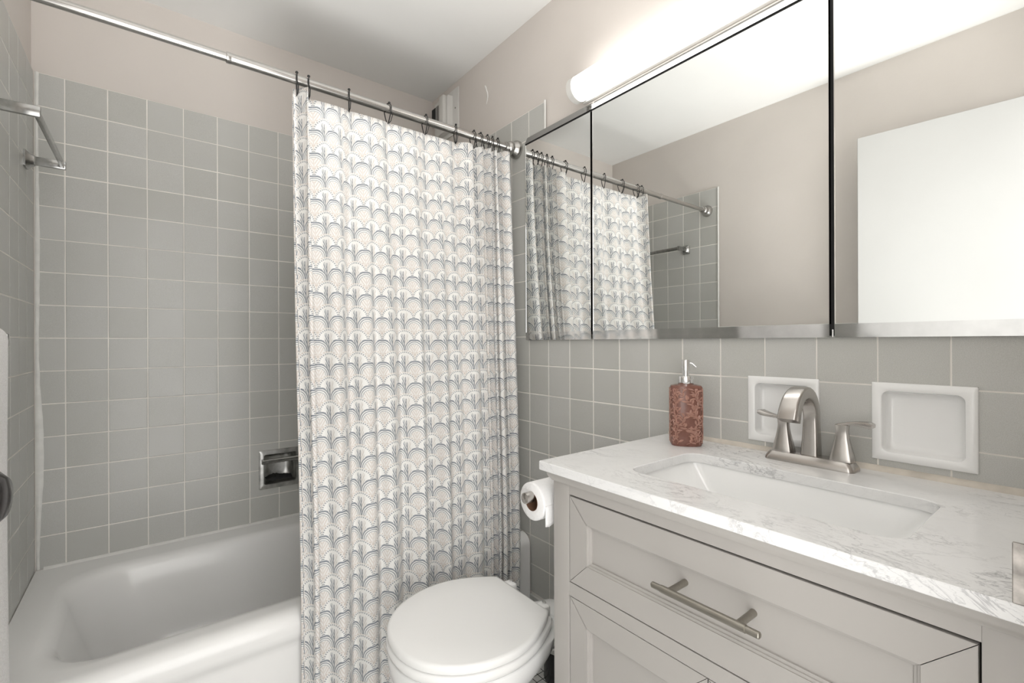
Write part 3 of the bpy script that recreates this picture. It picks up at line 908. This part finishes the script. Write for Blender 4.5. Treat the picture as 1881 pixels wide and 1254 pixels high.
mb = MB(); mb.lathe([(0.03, 0), (0.028, 0.006), (0.016, 0.008)], (WX - 0.0005, fy_, 0.62), 'x', 20, -1); mb.build('wall_escutcheon', 'chrome', tl)

# toilet brush in its black canister
tb = thing('toilet_brush_holder', 'black toilet brush canister on the floor behind the toilet', 'toilet brush', (1.388, -1.028, 0))
mb = MB(); mb.lathe([(0.0, 0.001), (0.054, 0.001), (0.056, 0.006), (0.053, 0.10), (0.0535, 0.108), (0.050, 0.108), (0.048, 0.02), (0.0, 0.018)], (1.388, -1.028, 0), 'z', 28); mb.build('canister', 'black_plastic', tb)
mb = MB(); mb.lathe([(0.0545, 0.106), (0.0555, 0.112), (0.053, 0.122), (0.046, 0.124)], (1.388, -1.028, 0), 'z', 28); mb.build('rim', 'chrome', tb)
mb = MB(); mb.lathe([(0.046, 0.118), (0.047, 0.128), (0.040, 0.150), (0.016, 0.165), (0.010, 0.18), (0.009, 0.34), (0.011, 0.36), (0.0, 0.366)], (1.388, -1.028, 0), 'z', 24); mb.build('brush_handle', 'black_plastic', tb)

# ------------------------------------------------------------------ vanity
VY0, VY1, VX, VZ = -2.130, -1.415, 1.000, 0.848      # right end, left end, face, top
van = thing('vanity_cabinet', 'warm grey shaker vanity cabinet with a wide drawer and two doors', 'cabinet', ((VX + WX) / 2, (VY0 + VY1) / 2, 0))
DT, DB = 0.807, 0.621        # drawer opening
OT = 0.593                   # door opening top
OL, OR = -1.462, -2.083      # opening left/right
mb = MB()
mb.box(VX, VX + 0.03, OL, VY1, 0.0, VZ - 0.004, 0.001)                    # left stile
mb.box(VX, VX + 0.03, VY0, OR, 0.0, VZ - 0.004, 0.001)                    # right stile
mb.box(VX + 0.0003, VX + 0.03, OR, OL, DT, VZ - 0.004); mb.box(VX + 0.0003, VX + 0.03, OR, OL, OT, DB); mb.box(VX + 0.0003, VX + 0.03, OR, OL, 0.06, 0.11)
mb.build('face_frame', 'cabinet', van, smooth=30)
mb = MB()
mb.box(VX + 0.03, 1.425, VY1 - 0.016, VY1, 0.06, VZ - 0.004); mb.box(VX + 0.03, 1.425, VY0, VY0 + 0.016, 0.06, VZ - 0.004)
mb.box(1.41, 1.425, VY0 + 0.016, VY1 - 0.016, 0.06, VZ - 0.004); mb.box(VX + 0.03, 1.41, VY0 + 0.016, VY1 - 0.016, 0.06, 0.075)
mb.box(1.36, 1.425, VY1 - 0.045, VY1 - 0.001, 0, 0.06); mb.box(1.36, 1.425, VY0 + 0.001, VY0 + 0.045, 0, 0.06)
mb.build('carcass', 'cabinet', van, smooth=30)
mb = MB(); mb.box(VX + 0.024, VX + 0.029, OR + 0.001, OL - 0.001, 0.075, DT - 0.0); mb.build('gap_shade', 'gap', van, smooth=0)  # near-black sheet added behind the fronts as the shade in their gaps
# top moulding, both front and left return
def mould(prof):
    mb = MB(); rings = []
    for off, z in prof:
        rings.append([Vector((1.425, VY1 + off, z)), Vector((VX - off, VY1 + off, z)), Vector((VX - off, VY0 - off, z)), Vector((1.425, VY0 - off, z))])
    mb.loft(rings, closed=False)
    return mb
mould([(0.0, 0.826), (0.003, 0.8265), (0.0045, 0.830), (0.0075, 0.833), (0.010, 0.8375), (0.011, 0.842), (0.0115, 0.8475), (0.0, 0.8476)]).build('top_moulding', 'cabinet', van, smooth=25)
def panel_front(parent, name, y0, y1, z0, z1, fw, xf):
    """mitred frame of four pieces round a sunk panel; y1 is the left side"""
    root = MB(); d = 0.011
    root.box(xf + d, xf + 0.020, y0 + 0.001, y1 - 0.001, z0 + 0.001, z1 - 0.001)
    p = root.build(name, 'cabinet', parent, smooth=0)
    O = [(y0, z0), (y1, z0), (y1, z1), (y0, z1)]
    I = [(y0 + fw, z0 + fw), (y1 - fw, z0 + fw), (y1 - fw, z1 - fw), (y0 + fw, z1 - fw)]
    s = 0.0075
    I2 = [(y0 + fw + s, z0 + fw + s), (y1 - fw - s, z0 + fw + s), (y1 - fw - s, z1 - fw - s), (y0 + fw + s, z1 - fw - s)]
    for k in range(4):
        j = (k + 1) % 4
        o0, o1, i0, i1, m0, m1 = Vector(O[k]), Vector(O[j]), Vector(I[k]), Vector(I[j]), Vector(I2[k]), Vector(I2[j])
        e = (o1 - o0).normalized() * 0.0003
        o0, i0, o1, i1 = o0 + e, i0 + e, o1 - e, i1 - e
        c = 0.0006
        def V(q, x): return Vector((x, q.x, q.y))
        mb = MB()
        inn = (i0 - o0).normalized() * c
        inn1 = (i1 - o1).normalized() * c
        mb.loft([[V(o0, xf + 0.018), V(o1, xf + 0.018)], [V(o0, xf + c), V(o1, xf + c)], [V(o0 + inn + e, xf), V(o1 + inn1 - e, xf)], [V(i0 + e, xf), V(i1 - e, xf)],
                 [V(i0, xf + 0.002), V(i1, xf + 0.002)], [V(i0 + (m0 - i0) * 0.45, xf + 0.0035), V(i1 + (m1 - i1) * 0.45, xf + 0.0035)],
                 [V(i0 + (m0 - i0) * 0.5, xf + 0.006), V(i1 + (m1 - i1) * 0.5, xf + 0.006)], [V(m0, xf + 0.0075), V(m1, xf + 0.0075)], [V(m0, xf + d + 0.001), V(m1, xf + d + 0.001)]], closed=False)
        # mitre ends
        for qo, qi in ((o0, i0), (o1, i1)):
            mb.quad(V(qo, xf + 0.018), V(qo, xf + c), V(qi, xf + 0.002), V(qi, xf + 0.018))
        mb.build('frame_rail' if k % 2 == 0 else 'frame_stile', 'cabinet', p, smooth=25)
    return p
dr = panel_front(van, 'drawer_front', OR + 0.0025, OL - 0.0022, DB + 0.002, DT - 0.004, 0.0475, VX + 0.0005)
mid_y = (OL + OR) / 2
panel_front(van, 'cabinet_door', mid_y + 0.0012, OL - 0.0022, 0.112, OT - 0.002, 0.0475, VX + 0.0005)
panel_front(van, 'cabinet_door', OR + 0.0025, mid_y - 0.0012, 0.112, OT - 0.002, 0.0475, VX + 0.0005)
# bar pull
hz, hxx = 0.7235, 0.962
mb = MB(); mb.tube([(hxx, -1.6975, hz), (hxx, -1.8690, hz)], 0.0052, 16)
mb.tube([(hxx, -1.7135, hz), (hxx, -1.8515, hz)], 0.0061, 16)
for y in (-1.6975, -1.8690): mb.sphere((hxx, y, hz), 0.0052, 16, (1, 0.6, 1))
for y in (-1.7270, -1.8395): mb.tube([(hxx, y, hz), (VX + 0.012, y, hz)], 0.0056, 14)
mb.build('bar_pull', 'pull', dr, smooth=40)

# ------------------------------------------------------------------ countertop, sink
CZ, CT = 0.868, 0.0195
CX0, CX1, CY0, CY1 = 0.976, WX - 0.0045, -2.152, -1.3935
SX0, SX1, SY0, SY1 = 1.071, 1.309, -2.003, -1.559
def cring(w0, w1, h0, h1, r, z): return [Vector((p[0], p[1], z)) for p in rr((w0 + w1) / 2, (h0 + h1) / 2, w1 - w0, h1 - h0, r, 8)]
mb = MB(); b_ = 0.0012
mb.loft([cring(CX0 + b_, CX1, CY0, CY1 - b_, 0.0012, CZ), cring(CX0, CX1, CY0, CY1, 0.0016, CZ - b_), cring(CX0, CX1, CY0, CY1, 0.0016, CZ - CT + b_), cring(CX0 + b_, CX1, CY0, CY1 - b_, 0.0012, CZ - CT),
         cring(SX0, SX1, SY0, SY1, 0.032, CZ - CT), cring(SX0, SX1, SY0, SY1, 0.032, CZ - 0.0012), cring(SX0 - 0.0012, SX1 + 0.0012, SY0 - 0.0012, SY1 + 0.0012, 0.033, CZ), cring(CX0 + b_, CX1, CY0, CY1 - b_, 0.0012, CZ)])
ct = mb.build('countertop', 'marble', smooth=30, origin=((CX0 + CX1) / 2, (CY0 + CY1) / 2, CZ - CT))
tag(ct, 'white quartz countertop with grey veins and a rectangular sink cutout', 'countertop')
sk = thing('sink_basin', 'white rectangular undermount sink in the countertop', 'sink', ((SX0 + SX1) / 2, (SY0 + SY1) / 2, CZ - CT - 0.13))
def sring(i, z, r, ex=0): return cring(SX0 + i, SX1 - i, SY0 + i + ex, SY1 - i - ex, r, z)
mb = MB(); zt = CZ - CT - 0.0005
mb.loft([sring(-0.018, zt - 0.012, 0.03), sring(-0.018, zt, 0.03), sring(-0.004, zt, 0.034), sring(-0.002, zt - 0.008, 0.034), sring(0.006, zt - 0.045, 0.030, 0.022), sring(0.014, zt - 0.085, 0.026, 0.050),
         sring(0.022, zt - 0.108, 0.026, 0.068), sring(0.036, zt - 0.116, 0.026, 0.085), sring(0.09, zt - 0.120, 0.012, 0.12)], False, True)
mb.build('bowl', 'porcelain', sk, smooth=50)
mb = MB(); mb.lathe([(0.0, 0.003), (0.014, 0.003), (0.018, 0.001), (0.0215, 0.0015), (0.022, -0.001)], ((SX0 + SX1) / 2, (SY0 + SY1) / 2, zt - 0.1195)); mb.build('drain', 'nickel', sk)

# ------------------------------------------------------------------ faucet
FY, FX = -1.774, 1.412
fa = thing('faucet', 'brushed nickel centerset faucet with arched spout and two lever handles', 'faucet', (FX, FY, CZ))
mb = MB()
mb.loft([[Vector((p[0], p[1], CZ + z)) for p in rr(FX, FY, 0.052 - i, 0.170 - i, 0.012, 5)] for i, z in ((0.0, 0.0), (0.0, 0.003), (0.003, 0.008), (0.012, 0.016), (0.016, 0.0185), (0.020, 0.019))], True, True)
mb.build('deck_plate', 'nickel', fa, smooth=30)
# spout: rectangular section swept over an arch
path = []
xb = FX + 0.006
for k in range(9): path.append((xb + 0.004 * math.sin(k / 8 * PI / 2), CZ + 0.017 + 0.078 * k / 8, 0.0155 - 0.0025 * k / 8, 0.0165 - 0.003 * k / 8))
cxa, cza, ra = xb + 0.004 - 0.058, CZ + 0.095, 0.058
for k in range(1, 15):
    a = PI * 0.86 * k / 14
    path.append((cxa + ra * math.cos(a), cza + ra * 1.04 * math.sin(a), 0.013 - 0.0015 * math.sin(a) + 0.0015 * k / 14, 0.0135 + 0.0045 * k / 14))
a = PI * 0.86
ex, ez = path[-1][0], path[-1][1]
for k in (1, 2): path.append((ex - 0.0035 * k, ez - 0.009 * k, 0.0145, 0.018))
rings = []
for i, (x, z, hn, hw) in enumerate(path):
    p0, p1 = path[max(0, i - 1)], path[min(len(path) - 1, i + 1)]
    t = Vector((p1[0] - p0[0], 0, p1[1] - p0[1])).normalized(); n_ = Vector((-t.z, 0, t.x))
    rings.append([Vector((x, FY, z)) + n_ * q[0] + Vector((0, q[1], 0)) for q in rr(0, 0, 2 * hn, 2 * hw, 0.005, 3)])
mb = MB(); mb.loft(rings, True, True); mb.build('spout', 'nickel', fa, smooth=40)
for sgn, yh, nm in ((1, FY + 0.052, 'handle'), (-1, FY - 0.059, 'handle')):
    mb = MB()
    secs_ = [(0.0185, 0.021, 0.0), (0.0185, 0.021, 0.002), (0.0170, 0.0190, 0.012), (0.0130, 0.0150, 0.030), (0.0105, 0.0118, 0.046), (0.0098, 0.0106, 0.058), (0.0108, 0.0112, 0.068), (0.0118, 0.0118, 0.0725), (0.0100, 0.0100, 0.0735)]
    rings = []
    for a_, b2, z in secs_:
        rings.append([Vector((FX + p[0], yh + p[1], CZ + 0.0185 + z)) for p in rr(0, 0, 2 * a_, 2 * b2, a_ * 0.55, 2)])
    mb.loft(rings, True, True)
    h = mb.build('handle', 'nickel', fa, smooth=28)
    rings = []
    for k in range(11):
        t = k / 10
        y = yh - sgn * 0.010 + sgn * 0.062 * t
        z = CZ + 0.0185 + 0.0710 + (0.0075 * math.sin(t * PI * 0.75) if sgn < 0 else 0.009 * t * t + 0.002)
        w_ = 0.0085 - 0.002 * math.sin(PI * t) + 0.0045 * t ** 2; th = 0.0026 + 0.0040 * (t ** 1.5) - (0.003 if k == 10 else 0)
        rings.append([Vector((FX + p[0], y, z + p[1])) for p in rr(0, 0, 2 * w_, 2 * th, 0.002, 2)])
    mb = MB(); mb.loft(rings, True, True); mb.build('lever', 'nickel', h, smooth=40)

# ------------------------------------------------------------------ soap dispenser
SPX, SPY = 1.374, -1.506
so = thing('soap_dispenser', 'dusty rose ceramic soap dispenser with embossed leaves and chrome pump', 'soap dispenser', (SPX, SPY, CZ))
sa = math.radians(57)               # the broad side turned towards the room
def oval(w_, d_, a, z, e=0.72):
    c, s_ = math.cos(a), math.sin(a)
    px_ = math.copysign(abs(c) ** e, c) * w_; py_ = math.copysign(abs(s_) ** e, s_) * d_
    return Vector((SPX + px_ * math.cos(sa - PI) - py_ * math.sin(sa - PI), SPY + px_ * math.sin(sa - PI) + py_ * math.cos(sa - PI), z))
sa = math.radians(-47) + PI
WB, DB_ = 0.0388, 0.028
mb = MB(); rings = []
for w_, z in ((0.93, 0.0), (0.97, 0.003), (1.0, 0.008), (1.0, 0.144), (0.985, 0.1475), (0.93, 0.1505), (0.6, 0.1535), (0.30, 0.155)):
    rings.append([oval(WB * w_, DB_ * w_, 2 * PI * k / 48, CZ + z) for k in range(48)])
mb.loft(rings, True, True); mb.build('bottle', 'rose', so, smooth=40)
# embossed sprigs: leaves laid on the side
mb = MB(); rl = random.Random(11)
def surf(u, z, h): return oval(WB + h, DB_ + h, u, CZ + z)
def leaf(u, z, ang, L, Wd):
    # leaf in (arc, height) space; u per metre ~ 1/0.036
    k_ = 1 / 0.037
    pts_ = []
    ca, sn = math.cos(ang), math.sin(ang)
    out = []
    for t, w_ in ((0, 0), (0.3, 0.8), (0.6, 1.0), (0.85, 0.6), (1.0, 0), (0.85, -0.6), (0.6, -1.0), (0.3, -0.8)):
        p = (t * L * ca - w_ * Wd * sn, t * L * sn + w_ * Wd * ca)
        zz = min(0.1445, max(0.004, z + p[1]))
        out.append(surf(u + p[0] * k_, zz, 0.0002))
    cen = []
    for t in (0.1, 0.5, 0.9):
        zz = min(0.1445, max(0.004, z + t * L * sn)); cen.append(surf(u + t * L * ca * k_, zz, 0.0015))
    vs2 = [mb.bm.verts.new(p) for p in out]; cs = [mb.bm.verts.new(p) for p in cen]
    for a_, b2, c2 in ((0, 1, 0), (1, 2, 1), (2, 3, 1), (3, 4, 2), (4, 5, 2), (5, 6, 1), (6, 7, 1), (7, 0, 0)):
        mb.bm.faces.new((vs2[a_], vs2[b2], cs[c2]))
    for a_, c2, c3 in ((1, 0, 1), (3, 1, 2), (5, 2, 1), (7, 1, 0)):
        mb.bm.faces.new((vs2[a_], cs[c2], cs[c3]))
for sidx in range(15):
    u = 2 * PI * sidx / 15 + rl.uniform(-0.1, 0.1); z = 0.006; d = PI / 2 + rl.uniform(-0.3, 0.3)
    turn = rl.choice((-1, 1)) * rl.uniform(3, 9)
    prev = None
    for st in range(30):
        step = 0.0055
        d = PI / 2 + 0.75 * math.sin(turn * 0.12 * st + sidx)
        u2 = u + math.cos(d) * step / 0.037; z2 = z + math.sin(d) * step
        if z2 > 0.142: break
        p, q = surf(u, z, 0.0008), surf(u2, z2, 0.0008)
        mb.tube([p, q], 0.0006, 4)
        sd_ = 1 if st % 2 else -1
        leaf(u2, z2, d + sd_ * rl.uniform(0.6, 1.0), rl.uniform(0.0105, 0.015), rl.uniform(0.0019, 0.0027))
        if st % 3 == 0: leaf(u2, z2, d - sd_ * rl.uniform(0.6, 1.0), rl.uniform(0.007, 0.010), 0.0017)
        u, z = u2, z2
mb.build('leaf_relief', 'rose_relief', so, smooth=30)
zt_ = CZ + 0.154
mb = MB(); mb.lathe([(0.0182, 0), (0.0190, 0.001), (0.0190, 0.020), (0.0182, 0.021), (0.0, 0.021)], (SPX, SPY, zt_ - 0.001), 'z', 28); mb.build('collar', 'chrome', so, smooth=40)
mb = MB(); mb.lathe([(0.0085, 0.020), (0.0085, 0.034), (0.0108, 0.0345), (0.0108, 0.060), (0.0098, 0.0625), (0.0, 0.0625)], (SPX, SPY, zt_ - 0.001), 'z', 22); mb.build('pump_head', 'chrome', so, smooth=40)
nd = Vector((math.cos(-1.25), math.sin(-1.25), 0))
p0 = Vector((SPX, SPY, zt_ + 0.053))
mb = MB(); mb.tube([p0, p0 + nd * 0.014 + Vector((0, 0, -0.001)), p0 + nd * 0.021 + Vector((0, 0, -0.006)), p0 + nd * 0.0255 + Vector((0, 0, -0.010))], [0.0032, 0.0026, 0.0024, 0.0022], 10); mb.build('nozzle', 'chrome', so, smooth=50)

# ------------------------------------------------------------------ mirror cabinet
MX = 1.449
mc = thing('mirror_cabinet', 'wide three-door mirrored medicine cabinet above the vanity', 'mirror cabinet', (WX, -1.46, 1.1375))
mb = MB(); mb.box(1.4590, WX - 0.0008, -2.140, -0.784, 1.141, 1.917); mb.build('cabinet_body', 'gap', mc, smooth=0)
ZM0, ZM1, ZS0, ZS1 = 1.1660, 1.8895, 1.1375, 1.9215
doors = [(-1.1165, -0.7800), (-1.7990, -1.1245), (-2.1430, -1.8085)]
for y0, y1 in doors:
    mb = MB(); mb.box(MX, MX + 0.0095, y0, y1, ZM0, ZM1)
    d = mb.build('mirror_door', 'mirror', mc, smooth=0)
    # polished strips: the lower leans down a little, the upper leans up
    mb = MB(); t = math.tan(math.radians(2.6)); h = ZM0 - ZS0
    mb.loft([[Vector((MX - 0.0012, y, ZM0)), Vector((MX - 0.0012 + h * t, y, ZS0)), Vector((MX + 0.0095, y, ZS0)), Vector((MX + 0.0095, y, ZM0))] for y in (y0, y1)], True, True)
    mb.build('bottom_strip', 'strip', d, smooth=0)
    mb = MB(); t = math.tan(math.radians(26)); h = ZS1 - ZM1 - 0.003
    mb.loft([[Vector((MX - 0.005, y, ZM1 + 0.003)), Vector((MX - 0.005 + h * t, y, ZS1)), Vector((MX + 0.0115, y, ZS1)), Vector((MX + 0.0115, y, ZM1 + 0.003))] for y in (y0, y1)], True, True)
    mb.build('top_strip', 'top_strip', d, smooth=0)
    mb = MB(); mb.box(MX - 0.001, MX + 0.0095, y0, y1, ZM1, ZM1 + 0.003); mb.build('top_gap_line', 'gap', d, smooth=0)  # black strip put in for the shaded gap between mirror and top strip
    for e0, e1 in ((y0, y0 + 0.0012), (y1 - 0.0012, y1)):
        mb = MB(); mb.box(MX - 0.0008, MX + 0.0095, e0, e1, ZM0, ZM1); mb.build('edge_bead', 'strip', d, smooth=0)
for y in (-1.1205, -1.8038):
    for z in (1.1465, 1.9050):
        mb = MB(); mb.tube([(MX + 0.004, y, z - 0.008), (MX + 0.004, y, z + 0.008)], 0.0022, 10); mb.build('pivot_pin', 'old_chrome', mc)

# ------------------------------------------------------------------ light fixture
lf = thing('vanity_light', 'long lit fluorescent vanity light on the wall above the mirror cabinet', 'light fixture', (WX, -1.5, 1.95))
LXc, LZc, LR = 1.417, 1.962, 0.0395
YL0, YL1 = -2.02, -1.098
def tube_ring(y, r): return [Vector((LXc - r * math.cos(a), y, LZc + r * math.sin(a))) for a in [2 * PI * k / 40 for k in range(40)]]
mb = MB(); mb.loft([tube_ring(YL0, LR), tube_ring(YL1, LR)]); mb.build('diffuser', 'lamp', lf, smooth=60)
for a_, b2 in ((YL1, YL1 + 0.026), (YL0, YL0 - 0.026)):
    sg = 1 if b2 > a_ else -1
    mb = MB(); mb.loft([tube_ring(a_ + sg * 0.0012, LR + 0.0008), tube_ring(b2 - sg * 0.003, LR + 0.0008), tube_ring(b2, LR - 0.003), tube_ring(b2, 0.002)], True, True)
    mb.build('end_cap', 'white_plastic', lf, smooth=40)
mb = MB(); mb.box(1.4525, WX + 0.0045, YL0 - 0.02, YL1 + 0.02, LZc - 0.030, LZc + 0.030, 0.002); mb.build('wall_channel', 'white_plastic', lf)

# ------------------------------------------------------------------ toilet paper
TX0, TY, TZc = 0.985, -1.357, 0.766
tp = thing('toilet_paper_roll', 'half used white toilet paper roll beside the vanity', 'toilet paper', (1.035, TY, TZc))
mb = MB()
mb.lathe([(0.021, 0.0), (0.040, 0.0), (0.0425, 0.002), (0.0428, 0.006), (0.0428, 0.098), (0.0425, 0.102), (0.021, 0.104)], (TX0, TY, TZc), 'x', 40)
mb.build('paper', 'paper', tp, smooth=50)
mb = MB(); mb.lathe([(0.0212, -0.0005), (0.0212, 0.1045), (0.0202, 0.1045), (0.0202, -0.0005), (0.0212, -0.0005)], (TX0, TY, TZc), 'x', 32); mb.build('core', 'cardboard', tp, smooth=50)
mb = MB(); r1_ = 0.0434
sh = [[Vector((TX0 + 0.004 + 0.094 * i / 8, TY + r1_ * math.cos(a), TZc + r1_ * math.sin(a))) for i in range(9)] for a in [math.radians(-250 + 10 * k) for k in range(8)]]
sh = [[Vector((TX0 + 0.004 + 0.094 * i / 8, TY - r1_, TZc - 0.046 * k / 6 - (0.0025 * math.sin(i * 2.1) if k == 6 else 0))) for i in range(9)] for k in range(7)]
mb.loft(sh, closed=False)
o = mb.build('loose_sheet', 'paper', tp, smooth=60); o.modifiers.new('sheet', 'SOLIDIFY').thickness = 0.0006
hd = thing('toilet_paper_holder', 'brushed metal toilet paper holder on the side of the vanity', 'paper holder', (1.10, VY1, TZc))
ty2 = TZc + 0.011
mb = MB(); mb.tube([(TX0 - 0.004, TY, ty2), (1.118, TY, ty2)], 0.0085, 16); mb.build('arm', 'nickel', hd)
mb = MB(); mb.lathe([(0.0, 0.0), (0.010, 0.0), (0.0125, 0.002), (0.0125, 0.022), (0.010, 0.024), (0.0, 0.024)], (TX0 - 0.022, TY, ty2), 'x', 24); mb.build('end_knob', 'nickel', hd, smooth=40)
mb = MB(); mb.tube([(1.112, TY, ty2), (1.112, VY1 + 0.006, ty2)], 0.0075, 16); mb.build('post', 'nickel', hd)
mb = MB(); mb.lathe([(0.024, 0.0), (0.024, 0.005), (0.020, 0.008), (0.0, 0.008)], (1.112, VY1, ty2), 'y', 28); mb.build('mounting_plate', 'nickel', hd)

# ------------------------------------------------------------------ small upright metal plate on the counter's front edge
mb = MB(); mb.box(0.9775, 0.9825, -2.1495, -2.1075, CZ, CZ + 0.0605, 0.0008)
tag(mb.build('metal_plate', 'plate_metal', smooth=0, origin=(0.98, -2.128, CZ)), 'small polished metal plate upright on the right front corner of the countertop', 'metal plate')
